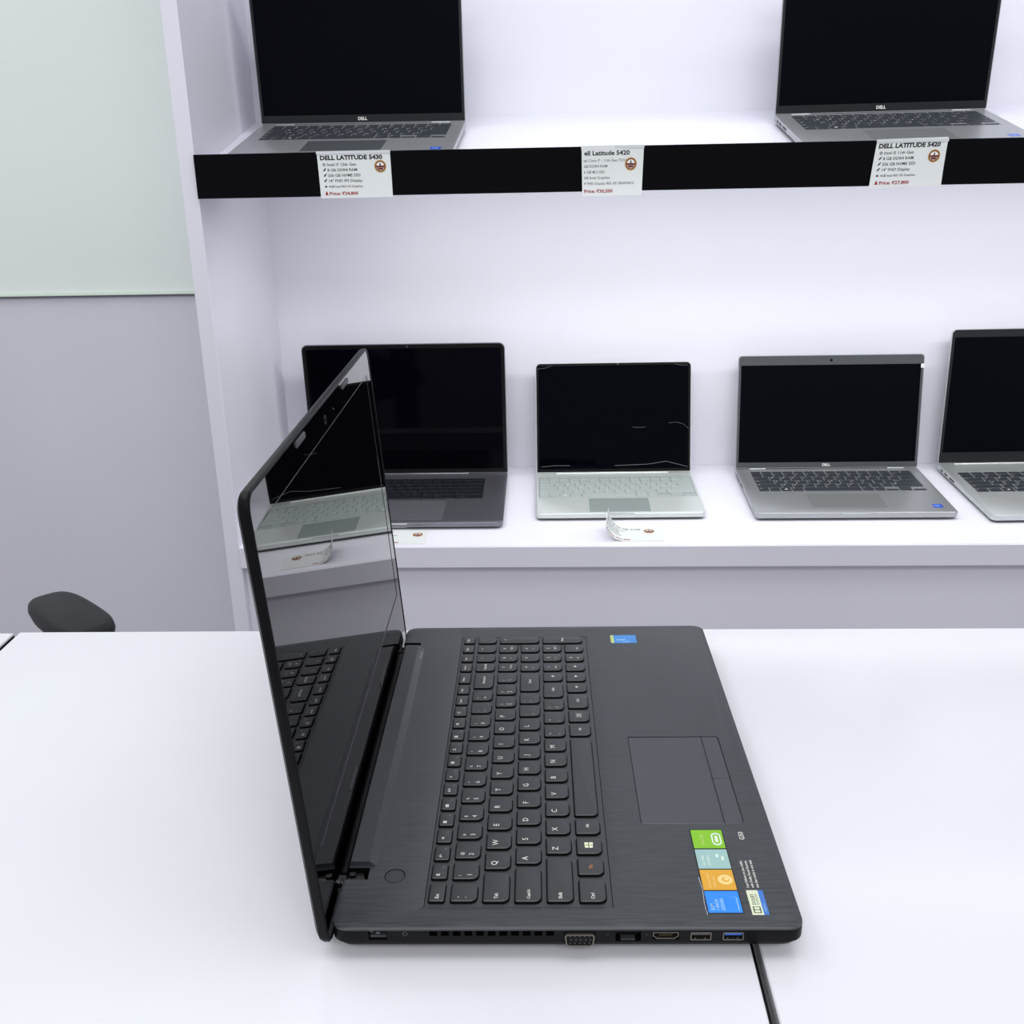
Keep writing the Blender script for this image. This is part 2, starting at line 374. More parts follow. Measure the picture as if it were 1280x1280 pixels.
for (a0, a1, c0, c1) in ((y0s - .5, y1s + .5, z0s - .8, z0s - .2), (y0s - .5, y1s + .5, z1s + .15, z1s + .45)):
    b = MB('trim_dark'); b.box(-.15, .02, a0, a1, c0, c1); b.build('screen_trim', lid)
for y, z in ((119, 262), (271, 261.6), (254.7, 30.5), (113.5, 31.8)):
    b = MB('rubber'); b.loft([[(x, p, q) for p, q in rrect(y - 13 + i, y + 13 - i, z - 2 + i, z + 2 - i, 1.9 - i, 4)] for x, i in ((-.2, 0), (.35, 0), (.6, .5))]); b.build('rubber_bumper', lid, 40)
b = MB('pure_black'); b.cyl((-.2, 192, 255), (.05, 192, 255), 3.2, n=24); b.cyl((.05, 192, 255), (.1, 192, 255), 1.6, n=20, m='gloss_black'); b.build('webcam', lid)
b = MB('rubber'); b.cyl((-.2, 221, 255.3), (.03, 221, 255.3), .8, n=12); b.build('microphone', lid)

# keyboard panel and keys
b = MB('key_black'); b.box(51, 159.8, 19, 364.8, 19.2, 20.35); kb = b.build('keyboard', big)
RU = [(53.2, 62.2), (66.0, 80.8), (84.8, 99.6), (103.5, 118.4), (122.3, 137.1), (141.2, 156.0)]
def bigkey(row, v0, v1, top='', low='', kind='', u1=None, name='key'):
    u0 = RU[row][0]; u1 = u1 or RU[row][1]
    small = (u1 - u0) < 11
    b = MB('key_black', 'pure_black')
    rb = 1.2 if small else 3.4
    def out(i, bow=1):
        # edge near +u (towards the user) is bowed, its corners are rounder
        pts = rrect(u0 + i, u1 - i, v0 + i, v1 - i, (max(rb - i, .3), max(1 - i, .2), max(1 - i, .2), max(rb - i, .3)), 4)
        L = v1 - v0; mid = (v0 + v1) / 2; k = (0 if small else .55) * bow
        return [(x + (k * (1 - ((y - mid) / (L / 2)) ** 2) if x > (u0 + u1) / 2 else 0), y) for x, y in pts]
    b.loft([[(x, y, z) for x, y in out(i)] for z, i in ((20.3, -.7), (20.5, -.7))], 'pure_black')
    b.loft([[(x, y, z) for x, y in out(i)] for z, i in ((20.4, -.25), (21.75, 0))], 'key_side_shade', cap=False)  # near-black sides: the shade between keys is painted into their colour
    b.loft([[(x, y, z) for x, y in out(i)] for z, i in ((21.75, 0), (22.15, .35), (22.25, .7))], 'key_black')
    zt = 22.29
    P = lambda uu, vv: (lambda x, y: (uu - y, vv + x, zt))
    if kind == 'word':                      # small word, centred low on the key
        n = len(top); sz = 3.1 if n <= 5 else 2.7
        b.text(top, sz, P((u0 + u1) / 2 + 1.2, v0 + 1.8), 'legend_white', bold=.012)
    elif kind == 'mid':
        b.text(top, 2.9, P((u0 + u1) / 2 + 1, (v0 + v1) / 2), 'legend_white', bold=.01, align='CENTER')
    elif kind == 'two':
        b.text(top, 3.0, P(u0 + 5.2, v0 + 2.2), 'legend_white')
        b.text(low, 4.2, P(u0 + 11.2, v0 + 2.2), 'legend_white', bold=.004)
    elif kind == 'fn':
        b.text(top, 3.2, P(u0 + 4.8, v0 + 1.9), 'legend_white', bold=.03)
        b.text(low, 1.9, P(u0 + 7.2, v1 - 4.2), 'legend_dim')
    elif kind == 'nav':
        b.text(top, 2.5, P(u0 + 4.4, v0 + 1.6), 'legend_white', bold=.01)
        if low: b.text(low, 2.1, P(u0 + 7.4, v0 + 1.6), 'legend_orange', bold=.01)
    elif kind == 'num':
        b.text(top, 3.6, P(u0 + 5.6, v0 + 4.2), 'legend_white', bold=.012)
        if low: b.text(low, 2.6, P(u0 + 11, v0 + 3.2), 'legend_white')
    elif kind == 'win':
        cu, cv = (u0 + u1) / 2, (v0 + v1) / 2
        for a in (0, 1):
            for c_ in (0, 1):
                du = -2.7 + a * 2.9; dv = -2.7 + c_ * 2.9; k = .35 * (1 - c_)
                b.face([(cu + du + (k if a == 0 else 0), cv + dv, zt), (cu + du + 2.4 - (k if a else 0), cv + dv, zt), (cu + du + 2.4, cv + dv + 2.4, zt), (cu + du, cv + dv + 2.4, zt)], 'legend_windows')
    elif kind == 'fnkey':
        b.text(top, 3.6, P((u0 + u1) / 2 + 1.4, v0 + 5), 'legend_orange', bold=.012)
    elif kind == 'menu':
        cu, cv = (u0 + u1) / 2, (v0 + v1) / 2
        for d_ in (-1.3, 0, 1.3): b.box(cu + d_ - .25, cu + d_ + .25, cv - 1.6, cv + 1.6, zt - .02, zt, 'legend_white')
        for s_ in (-2.6, 2.3): b.box(cu - 2.6, cu + 2.6, cv + s_, cv + s_ + .3, zt - .02, zt, 'legend_white')
    elif kind == 'arrow':
        cu, cv = (u0 + u1) / 2, (v0 + v1) / 2
        d = {'up': (-1, 0), 'down': (1, 0), 'left': (0, -1), 'right': (0, 1)}[top]; p = (-d[1], d[0])
        b.face([(cu + d[0] * 1.6, cv + d[1] * 1.6, zt), (cu - d[0] * .9 + p[0] * 1.4, cv - d[1] * .9 + p[1] * 1.4, zt), (cu - d[0] * .9 - p[0] * 1.4, cv - d[1] * .9 - p[1] * 1.4, zt)], 'legend_white')
        if low: b.text(low, 2.2, P(cu + 5, cv - 1), 'legend_dim')
    elif top:
        b.text(top, 5.2, P(u0 + 7.2, v0 + 2.6), 'legend_white', bold=.004)
        if kind == 'bump': b.box(u1 - 3.2, u1 - 2.8, (v0 + v1) / 2 - 1.2, (v0 + v1) / 2 + 1.2, 22.2, 22.55, 'key_black')
    b.build(name, kb, 35)
bigkey(0, 22.6, 38.2, 'Esc', kind='word')
for i, t_ in enumerate(['x', '-', '+', 'X', '::', '<>', '≡', '[]', '=', '*-', '*+', '▪']):
    t_ = ['◄x', '←', '→', '⊠', '88', '↔', '+', '▤', '⊐', '▥', '☼', '☀'][i]
    bigkey(0, 42.5 + 17.05 * i, 55.8 + 17.05 * i, {0: 'K', 1: '←', 2: '→', 3: '⊠'}.get(i, t_), 'F%d' % (i + 1), 'fn')
for v0, v1, t_, l_ in ((246.9, 260.2, 'Insert', ''), (263.9, 277.2, 'PrtSc', ''), (281.2, 297.2, 'Delete', ''), (301.4, 314.1, 'Home', '144'), (318.4, 331.1, 'End', '114'), (335.4, 348.1, 'PgUp', ''), (352.3, 363, 'PgDn', '')):
    bigkey(0, v0, v1, t_, l_, 'nav')
bigkey(1, 22.6, 38.0, '~', '`', 'two')
for i, (a_, c_) in enumerate(zip('!@#$%^&*()_+', '1234567890-=')):
    bigkey(1, 42 + 19.2 * i, 57.5 + 19.2 * i, a_, c_, 'two')
bigkey(1, 273, 297.3, 'Backspace', kind='mid')
for v0, t_, l_ in ((301.4, 'NumLk', ''), (318.2, '/', ''), (335.2, '*', ''), (352.2, '-', '')):
    bigkey(1, v0, v0 + (12.6 if v0 < 350 else 10.8), t_, l_, 'word' if v0 < 310 else 'num')
bigkey(2, 22.4, 47.2, 'Tab', kind='word')
for i, t_ in enumerate('QWERTYUIOP'): bigkey(2, 51.2 + 19.2 * i, 66.7 + 19.2 * i, t_)
bigkey(2, 243.3, 258.8, '{', '[', 'two'); bigkey(2, 262.5, 278, '}', ']', 'two'); bigkey(2, 281.9, 297.4, '|', '\\', 'two')
bigkey(3, 22.2, 52, 'CapsLk', kind='word')
for i, t_ in enumerate('ASDFGHJKL'): bigkey(3, 56 + 19.2 * i, 71.4 + 19.2 * i, t_, kind='bump' if t_ in 'FJ' else '')
bigkey(3, 228.9, 244.4, ':', ';', 'two'); bigkey(3, 248.2, 263.7, '"', "'", 'two'); bigkey(3, 267.6, 297.3, 'Enter', kind='mid')
bigkey(4, 22.2, 61.2, 'Shift', kind='word')
for i, t_ in enumerate('ZXCVBNM'): bigkey(4, 65.4 + 19.2 * i, 80.9 + 19.2 * i, t_)
for i, (a_, c_) in enumerate(zip('<>?', ',./')): bigkey(4, 199.8 + 19.2 * i, (215.3 if i < 2 else 215.3) + 19.2 * i, a_, c_, 'two')
bigkey(4, 257.7, 280, 'Shift', kind='mid'); bigkey(4, 283.9, 297.2, 'up', '', 'arrow')
for r_, trio, lows in ((2, '789', ('Home', '↑', 'PgUp')), (3, '456', ('←', '', '→')), (4, '123', ('End', '↓', 'PgDn'))):
    for i in range(3): bigkey(r_, 301.3 + 16.9 * i, 313.9 + 16.9 * i, trio[i], lows[i], 'num')
bigkey(2, 352.2, 363, '+', '', 'num', u1=118.2); bigkey(4, 351.8, 362.8, 'Enter', kind='mid', u1=155.8)
bigkey(5, 22, 41.2, 'Ctrl', kind='word'); bigkey(5, 45.6, 61, 'Fn', kind='fnkey'); bigkey(5, 65, 80.6, 'w', kind='win')
bigkey(5, 84.6, 99.8, 'Alt', kind='mid'); bigkey(5, 103.6, 196.6, name='space_bar'); bigkey(5, 200.6, 216.6, 'Alt', kind='mid')
bigkey(5, 220.6, 236.4, 'm', kind='menu'); bigkey(5, 240.6, 261.4, 'Ctrl', kind='mid')
bigkey(5, 265.5, 279.3, 'left', '', 'arrow'); bigkey(5, 283.2, 297, 'down', '', 'arrow'); bigkey(5, 300.7, 313.5, 'right', '', 'arrow')
bigkey(5, 317.8, 330.4, '0', 'Ins', 'num'); bigkey(5, 334.7, 347.3, '.', 'Del', 'num')

# stickers and print on the palm rest
P = lambda uu, vv, z=22.22: (lambda x, y: (uu - y, vv + x, z))
b = MB('ink_black', 'ink_green')
b.box(212.9, 233.6, 11.5, 88.1, 22.0, 22.1)
for v0, m_ in ((69.4, 'ink_green'), (50.2, 'ink_teal'), (31.2, 'ink_orange'), (12.2, 'ink_blue')):
    b.box(213.6, 233, v0, v0 + 18, 22.1, 22.18, m_)
def rr(u0, u1, v0, v1, r, z, m_): b.face([(x, y, z) for x, y in rrect(u0, u1, v0, v1, r, 5)], m_)
rr(225.6, 231.6, 72.2, 84.4, 3, 22.21, 'ink_pale'); rr(226.5, 230.7, 73.4, 83.2, 2.1, 22.23, 'ink_green'); rr(227.6, 229.6, 75, 81.6, .8, 22.25, 'ink_pale')
b.text('FULL HD', 2.6, P(220.5, 73), 'ink_lime', bold=.02)
b.text('HD WEB', 2.4, P(218.2, 53), 'ink_pale'); b.text('CAMERA', 2.4, P(221.4, 53), 'ink_pale'); b.box(225.6, 227, 60.5, 63.8, 22.2, 22.22, 'ink_pale'); b.box(228.6, 230, 58, 61.6, 22.2, 22.22, 'ink_pale')
b.text('INTELLIGENT', 2.2, P(218.6, 33.4), 'ink_peach'); b.text('COOLING', 2.2, P(221.6, 33.4), 'ink_peach')
def disc(u, v, r, z, m_, n=28): b.face([(u + r * math.cos(2 * math.pi * i / n), v + r * math.sin(2 * math.pi * i / n), z) for i in range(n)], m_)
disc(227.6, 40.2, 4.4, 22.21, 'ink_peach'); disc(227.9, 40.4, 2.2, 22.23, 'ink_orange'); disc(228.3, 40.8, 1.5, 22.25, 'ink_peach')
for k, t_ in enumerate(('SLIM', '1 INCH', 'DESIGN')): b.text(t_, 2.9, P(217.4 + k * 3, 14), 'ink_sky', bold=.012)
b.box(231, 231.4, 14, 25, 22.2, 22.22, 'ink_sky'); b.face([(223, 27.6, 22.21), (223.3, 27.4, 22.21), (231.4, 24.6, 22.21), (231, 24.6, 22.21)], 'ink_sky')
for k in range(8): b.box(212.4 - .3 * math.sin(k), 212.8 - .3 * math.sin(k), 10.4 + k * 4, 14.5 + k * 4, 22.1, 22.25, 'chrome')
o = b.build('sticker', big); o['label'] = 'strip of green, teal, orange and blue feature squares'
b = MB('ink_cream', 'ink_dolby_blue'); b.box(238, 244.6, 10.4, 31, 22, 22.12); b.box(244.6, 247.6, 10.4, 31, 22, 22.12, 'ink_dolby_blue')
b.text('DOLBY', 2.9, P(241.6, 18.6, 22.16), 'ink_olive', bold=.015); b.text('ADVANCED', 1.7, P(243.4, 18.6, 22.16), 'ink_olive'); b.text('AUDIO v2', 1.5, P(246.6, 13, 22.16), 'ink_sky')
b.box(239.2, 243.6, 12, 17.2, 22.12, 22.16, 'ink_olive'); rr(239.8, 243, 12.5, 14.3, .7, 22.18, 'ink_cream'); rr(239.8, 243, 14.9, 16.7, .7, 22.18, 'ink_cream')
o = b.build('sticker', big); o['label'] = 'small cream and blue audio sticker'
b = MB('ink_intel_blue'); b.box(181.6, 204, 349.6, 364.8, 22, 22.12); b.box(181.6, 184.4, 349.8, 364.6, 22.12, 22.15, 'ink_lime')
b.text('intel', 4.6, lambda x, y: (187 + x * .9, 354.6 + y, 22.16), 'ink_sky', bold=.02); b.text('inside', 3.2, lambda x, y: (192 + x * .8, 351 + y, 22.16), 'ink_sky', bold=.01)
o = b.build('sticker', big); o['label'] = 'light blue processor sticker'
b = MB('legend_white'); b.text('G50', 4.6, P(246.2, 77.4), 'legend_white', bold=.01)
for k, t_ in enumerate(('Less follows on you visible', 'with Dolby Sound Sources', 'one that works in one wait')):
    b.text(t_, 2.3, lambda x, y, k=k: (240.4 + k * 2.9 - y, 33.2 + x * .98, 22.06), 'legend_white', bold=.014)
b.build('printed_text', big)

# ------------------------------------------------------------------ shelf laptops
KC = {}
ROWS = [[1.0] * 15, [1.0] * 13 + [2.0], [1.5] + [1.0] * 12 + [1.5], [1.8] + [1.0] * 11 + [2.2], [2.3] + [1.0] * 10 + [2.7], [1, 1, 1, 1.1, 5.2, 1.1, 1, 1.2, 1.2, 1.2]]
LEG = [['Esc'] + ['F%d' % i for i in range(1, 13)] + ['PrtSc', 'Del'], list('`1234567890-=') + ['Back'], ['Tab'] + list('QWERTYUIOP[]\\'), ['Caps'] + list('ASDFGHJKL;\'') + ['Enter'],
       ['Shift'] + list('ZXCVBNM,./') + ['Shift'], ['Ctrl', 'Fn', 'WIN', 'Alt', '', 'Alt', 'Ctrl', '<', 'v', '>']]
def key_mesh(w_, d_, h_, leg, km, lm):
    k = (round(w_, 2), round(d_, 2), h_, leg, km, lm)
    if k not in KC:
        b = MB(km); b.loft([[(x, y, z) for x, y in rrect(i, w_ - i, i, d_ - i, .9, 2)] for z, i in ((0, -.15), (h_ * .8, 0), (h_, .3))])
        if leg == 'WIN':
            for a in (0, 1):
                for c_ in (0, 1): b.face([(w_ / 2 - 2 + a * 2.1 + p, d_ / 2 - 2 + c_ * 2.1 + q, h_ + .04) for p, q in ((0, 0), (1.9, 0), (1.9, 1.9), (0, 1.9))], 'ink_white')
        elif leg:
            sz = 4.4 if len(leg) == 1 else 2.6
            b.text(leg, sz, lambda x, y: (1.6 + x, d_ - 2.0 - sz * .7 + y, h_ + .04), lm, bold=.02)
        KC[k] = b.mesh('key')
    return KC[k]
def shelf_laptop(mtx, W, D, lean, LH, label, shell, pad, keym, well, legend, bez, scr, kbx, kby, tp, T=14, rad=6, name='laptop', group=None,
                 top_bez=9, side_bez=5, low_bez=14, logo=None, intel=None, bar=None, hook=None, hinge='bar', front_w=1.0, legs_dim=False):
    root = empty('laptop', mtx, label, 'laptop', 'display laptops on the shelves')
    z0 = 2.0
    DB = D + 9
    b = MB(shell)
    rg = lambda i, z, j=0: [(x, y, z) for x, y in rrect(i, W - i, i + j, DB - i, rad, 5)]
    b.loft([rg(9, z0, 8), rg(3, z0 + 1.2, 3), rg(.8, z0 + 2.8), rg(.4, z0 + 4.2), rg(0, T - 2), rg(.3, T - .5), rg(.9, T)])
    dk = b.mi('pure_black')
    for f_ in b.bm.faces:
        if max(v.co.z for v in f_.verts) < z0 + 3: f_.material_index = dk
    o = b.build('base', root, 35)
    rc = MB(well); rc.prism(rrect(kbx[0] - 1, kbx[1] + 1, kby[0] - 1, kby[1] + 1, 1.5, 3), T - .6, T + 5)
    tc_ = MB(pad); tc_.prism(rrect(tp[0], tp[1], tp[2], tp[3], 2, 3), T - .35, T + 5)
    nt = MB('alu_light'); nt.box(W / 2 - 22, W / 2 + 22, -2, .9, T - 2.2, T + 3)
    cut(o, [rc, tc_, nt])
    for fx in (25, W - 25):
        for fy in (18, D - 14):
            b = MB('rubber'); b.cyl((fx, fy, 0), (fx, fy, 2.4), 6, n=14); b.build('rubber_foot', root, 40)
    b = MB(pad); b.box(tp[0] + .4, tp[1] - .4, tp[2] + .4, tp[3] - .4, T - .34, T - .05, bev=.12); b.build('touchpad', root)
    b = MB(well); b.box(kbx[0] - .8, kbx[1] + .8, kby[0] - .8, kby[1] + .8, T - .59, T - .35); kbo = b.build('keyboard', root)
    kw, kd = kbx[1] - kbx[0], kby[1] - kby[0]
    rh = [.62] + [1.0] * 5; tot = sum(rh); unit_d = kd / tot; gap = 2.4
    y = kby[1]
    for ri, row in enumerate(ROWS):
        hh = rh[ri] * unit_d; ux = kw / sum(row); x = kbx[0]
        for ci, wd in enumerate(row):
            kx0 = x + gap / 2; kx1 = x + wd * ux - gap / 2
            leg = LEG[ri][ci]
            if ri == 5 and ci in (7, 8, 9): hk = hh * .5
            else: hk = hh
            me = key_mesh(kx1 - kx0, hk - gap, .9, leg if hk > 9 and hh > 11 else '', keym, legend)
            q = link('space_bar' if (ri == 5 and ci == 4) else 'key', me, kbo); q.location = (kx0 * S, (y - hh + gap / 2) * S, (T - .35) * S)
            if ri == 5 and ci == 8:
                q2 = link('key', me, kbo); q2.location = (kx0 * S, (y - hh / 2 + gap / 2) * S, (T - .35) * S)
            x += wd * ux
        y -= hh
    # side ports on the left edge
    b = MB('pure_black', 'port_metal')
    for py_, ln in ((D - 26, 9), (D - 48, 14), (D - 80, 22)):
        b.box(-.05, .5, py_, py_ + ln, T - 6.5, T - 3, 'pure_black'); b.box(-.12, -.04, py_ + 2, py_ + ln - 2, T - 5.6, T - 4.6, 'port_metal')
    b.build('side_port', root)
    # lid; local x along the width, y backwards, z up the lid
    b = MB(shell)
    lg = lambda i, y_: [(x, y_, z) for x, z in rrect(i, W - i, i + 1.5, LH - i, (rad, rad, 2, 2), 5)]
    b.loft([lg(1.4, 1.4), lg(1.0, 0), lg(.3, 0), lg(0, .6), lg(0, 3.4), lg(.6, 4.6), lg(3, 5.4)])
    l = b.build('lid', root, 35); l.location = (0, D * S, (T - .5) * S); l.rotation_euler = (R(-lean), 0, 0)
    x0, x1, s0, s1 = side_bez, W - side_bez, low_bez, LH - top_bez
    b = MB(bez); ri_ = (rad - 1, rad - 1, 1, 1)
    oo = [(x, .02, z) for x, z in rrect(1.3, W - 1.3, 2.8, LH - 1.3, ri_, 5)]; ob = [(x, .4, z) for x, y_, z in oo]
    ii = [(x, .02, z) for x, z in rrect(x0, x1, s0, s1, .6, 5)]; ib = [(x, .6, z) for x, y_, z in ii]
    b.loft([ob, oo, ii, ib], cap=False); b.build('bezel', l, 35)
    b = MB(scr)
    if scr == 'film':
        n = 26; vv = [[b.bm.verts.new((x0 + (x1 - x0) * i / n, .30 + .0 * i, s0 + (s1 - s0) * j / n)) for i in range(n + 1)] for j in range(n + 1)]
        for j in range(n):
            for i in range(n): b.bm.faces.new((vv[j][i], vv[j][i + 1], vv[j + 1][i + 1], vv[j + 1][i]))
        b.box(x0 - .4, x1 + .4, .5, .9, s0 - .4, s1 + .4, 'screen_gloss')
    else: b.box(x0 - .4, x1 + .4, .35, .9, s0 - .4, s1 + .4)
    b.build('screen', l)
    if logo:
        b = MB(logo[2]); b.text(logo[0], logo[1], lambda x, z: (W / 2 + x, -.04, low_bez / 2 - logo[1] * .33 + 1.2 + z), logo[2], bold=.03, align='CENTER'); b.build('logo', l)
    b = MB('pure_black', 'ink_grey')
    b.cyl((W / 2, .05, LH - top_bez / 2 - .6), (W / 2, -.05, LH - top_bez / 2 - .6), 1.6 if top_bez < 12 else 2.6, n=18)
    b.cyl((W / 2 + 8, .05, LH - top_bez / 2 - .6), (W / 2 + 8, -.04, LH - top_bez / 2 - .6), 1.2, n=12, m='ink_grey'); b.build('webcam', l)
    for hx0, hx1 in (((24, 54), (W - 54, W - 24)) if hinge == 'pair' else ((bar[0], bar[1]),) if bar else ()):
        b = MB(shell); b.box(hx0, hx1, D - 3.5, D + 2.5, T - .6, T + 2.0, bev=1); b.build('hinge_cover', root, 35)
    if hook:
        b = MB('paper'); b.box(W - 5.5, W + .8, -.25, .0, LH - 24, LH - 17); b.build('white_tape', l)
    if intel:
        b = MB('ink_intel_dark', 'ink_sky'); b.box(intel[0], intel[0] + 15, intel[1], intel[1] + 15, T, T + .12)
        b.text('intel', 5, lambda x, y_: (intel[0] + 2.4 + x, intel[1] + 8 + y_, T + .16), 'ink_sky', bold=.03); b.text('CORE', 3.2, lambda x, y_: (intel[0] + 2.4 + x, intel[1] + 3.4 + y_, T + .16), 'ink_sky', bold=.02)
        o = b.build('sticker', root); o['label'] = 'small blue processor sticker'
    return root, l
def on_shelf(tilt, z, x, y, r):
    return Matrix.Translation((0, 1.510, CZ + z * S)) @ Matrix.Rotation(R(tilt), 4, 'X') @ Matrix.Translation((x * S, y * S, 0)) @ Matrix.Rotation(R(r), 4, 'Z')
LO = (2.8, -593.3); UP = (12.2, -34.6)
dell = dict(shell='alu_grey', pad='alu_pad', keym='key_grey', well='alu_grey', legend='ink_white', bez='bezel_grey', scr='screen_matte', T=14, hinge='pair', logo=('DELL', 6.5, 'ink_white'))
shelf_laptop(on_shelf(*UP, -465.5, 40, -1.4), 324, 201, 9, 208, 'grey laptop at the left end of the upper shelf, darker trackpad', kbx=(22, 304), kby=(96, 192), tp=(102, 219, 20, 84), intel=(290, 20), **{**dell, 'pad': 'bezel_grey', 'bez': 'bezel_dark'})
shelf_laptop(on_shelf(*UP, 346.5, 30, 1.6), 323, 201, 8.5, 208, 'silver grey laptop at the right of the upper shelf', kbx=(22, 304), kby=(96, 192), tp=(100, 217, 18, 82), intel=(288, 20), **{**dell, 'bez': 'bezel_dark'})
shelf_laptop(on_shelf(*LO, 323, 90, 0), 322, 208, 10, 202, 'grey laptop on the lower shelf with white tape at its upper right screen corner', kbx=(23, 304), kby=(97, 193), tp=(97, 217, 22, 82), intel=(290, 20), top_bez=17, hook=True, low_bez=12, **dell)
mac, macl = shelf_laptop(on_shelf(*LO, -439, 61, .3), 354, 230, -.3, 240, 'dark space grey laptop with large black screen behind the big open laptop', kbx=(40, 314), kby=(107, 202), tp=(99, 255, 15, 98), T=12,
             shell='alu_dark', pad='alu_dark_pad', keym='key_dark', well='key_well_dark', legend='ink_grey', bez='bezel_black', scr='screen_gloss', rad=10, side_bez=7, top_bez=8, low_bez=10, bar=(70, 284))
b = MB('paper'); b.box(172, 198, 1.0, 3, 4.2, 10.5); o = b.build('sticker', mac); o['label'] = 'blank white label on the front edge'
srf, srl = shelf_laptop(on_shelf(*LO, -31.9, 95, .6), 276, 190, 15, 197, 'small silver laptop with film over its screen, second from left below', kbx=(5, 271), kby=(74, 165), tp=(88, 188, 7, 67), T=13,
             shell='alu_silver', pad='alu_silver_pad', keym='alu_silver_key', well='key_well_silver', legend='ink_white', bez='bezel_black', scr='film', rad=8, side_bez=5, top_bez=5, low_bez=8, bar=(34, 236))
shelf_laptop(on_shelf(*LO, 692, 75, 1.3), 362, 240, 4, 242, 'pale silver laptop cut by the right photo edge, lower shelf', kbx=(17, 345), kby=(102, 196), tp=(125, 235, 16, 84), T=14,
             shell='alu_light', pad='alu_silver_pad', keym='key_grey', well='alu_light', legend='ink_white', bez='bezel_dark', scr='screen_matte', rad=8, side_bez=6, top_bez=14, low_bez=22, bar=(28, 334))
# wrinkled film edges on the small silver laptop
b = MB('ink_sky')
def wisp(pts, wd=.5):
    for (a, c_), (d, e) in zip(pts, pts[1:]): b.face([(a, -.1, c_), (d, -.1, e), (d, -.1, e + wd), (a, -.1, c_ + wd)], 'ink_grey')
wisp([(2, 187), (10, 187.5), (20, 189), (29, 193)]); wisp([(246, 193), (256, 190.5), (270, 190)]); wisp([(236, 88), (250, 90), (263, 86), (272, 78)]); wisp([(172, 82), (184, 81), (196, 82)])
wisp([(9, 12), (30, 14), (60, 14)], .8); wisp([(140, 13), (200, 15), (232, 20), (270, 10)], .9)
b.build('film_crease', srl)

# ------------------------------------------------------------------ price cards
def card(name, label, f, w_, h_, title, lines, price, cut_left=0, title_bold=.045, tsz=7.6, seal=(.84, .60), mirror=False, nx=16, ny=8, th=.5, ink='ink_black'):
    """f maps card millimetres (x right, y up, n off the face) to the place"""
    root = empty(name, Matrix.Translation(Vector(f(w_ / 2, 0, 0)) * S), label, 'price card', 'price cards on the display unit')
    inv = root.matrix_world.inverted()
    def done(b, nm):
        o = b.build(nm, root); o.matrix_parent_inverse = inv; return o
    b = MB('paper')
    F = [[b.bm.verts.new(f(w_ * i / nx, h_ * j / ny, 0)) for i in range(nx + 1)] for j in range(ny + 1)]
    K = [[b.bm.verts.new(f(w_ * i / nx, h_ * j / ny, -th)) for i in range(nx + 1)] for j in range(ny + 1)]
    for j in range(ny):
        for i in range(nx):
            b.bm.faces.new((F[j][i], F[j][i + 1], F[j + 1][i + 1], F[j + 1][i])); b.bm.faces.new((K[j][i], K[j + 1][i], K[j + 1][i + 1], K[j][i + 1]))
    for i in range(nx):
        b.bm.faces.new((F[0][i], K[0][i], K[0][i + 1], F[0][i + 1])); b.bm.faces.new((F[ny][i], F[ny][i + 1], K[ny][i + 1], K[ny][i]))
    for j in range(ny):
        b.bm.faces.new((F[j][0], F[j + 1][0], K[j + 1][0], K[j][0])); b.bm.faces.new((F[j][nx], K[j][nx], K[j + 1][nx], F[j + 1][nx]))
    done(b, 'card_sheet')
    b = MB(ink)
    G = lambda x0_, y0_, sx=1: (lambda x, y: f(x0_ + x * sx, y0_ + y, .18))
    b.text(title, tsz, G(3.5, h_ * .815, 1.17), ink, bold=title_bold)
    k = 0
    for t_, sz, ic in lines:
        y = h_ * (.685 - .115 * k)
        if ic == 'o':
            n = 14
            for i in range(n):
                a0, a1 = 2 * math.pi * i / n, 2 * math.pi * (i + 1) / n
                b.face([f(8.5 + r_ * math.cos(a), y + 1.8 + r_ * math.sin(a), .18) for r_, a in ((2.0, a0), (2.0, a1), (1.1, a1), (1.1, a0))], ink)
        elif ic == 'r': b.face([f(6.4 + p, y + q, .18) for p, q in ((0, 0), (2.2, .6), (4.2, 3.2), (4.6, 4.4), (3.2, 4), (1.2, 2.6))], ink)
        elif ic == 'b': b.face([f(6.6 + p, y + .4 + q, .18) for p, q in ((0, 0), (4, 0), (3.2, 1.8), (2, 2.4), (.8, 1.8))], ink)
        b.text(t_, sz, G(12.5 if ic else 2.5, y, 1.1), ink if ic else 'ink_grey', bold=.012); k += 1
    if not price.startswith(' '): b.face([f(6.4 + p, h_ * .065 + q, .18) for p, q in ((0, 0), (4.6, 0), (3.4, 3.4), (2.3, 5.2), (1.2, 3.4))], 'ink_red')
    b.text(price.strip(), 5.8, G(12.5 if not price.startswith(' ') else 2.5, h_ * .065, 1.2), 'ink_red', bold=.03)
    done(b, 'printed_text')
    b = MB('ink_gold')
    cx, cy = w_ * seal[0], h_ * seal[1]
    for rr_, m_, dz in ((8.2, 'ink_gold', .2), (7.0, 'ink_brown', .24), (5.6, 'ink_white', .28)):
        n = 24; b.face([f(cx + rr_ * math.cos(2 * math.pi * i / n), cy + rr_ * math.sin(2 * math.pi * i / n), dz) for i in range(n)], m_)
    b.face([f(cx + p, cy + q, .32) for p, q in ((-6.4, -1.4), (6.4, -1.4), (6.0, 1.0), (-6.0, 1.0))], 'ink_brown')
    b.face([f(cx + p, cy + q, .34) for p, q in ((-1, -.6), (1, -.6), (.7, 4.4), (-.7, 4.4))], 'ink_black')
    b.face([f(cx + p, cy + q, .32) for p, q in ((-5, -1.6), (5, -1.6), (2.8, -4.8), (-2.8, -4.8))], 'ink_brown')
    done(b, 'round_seal')
    return root
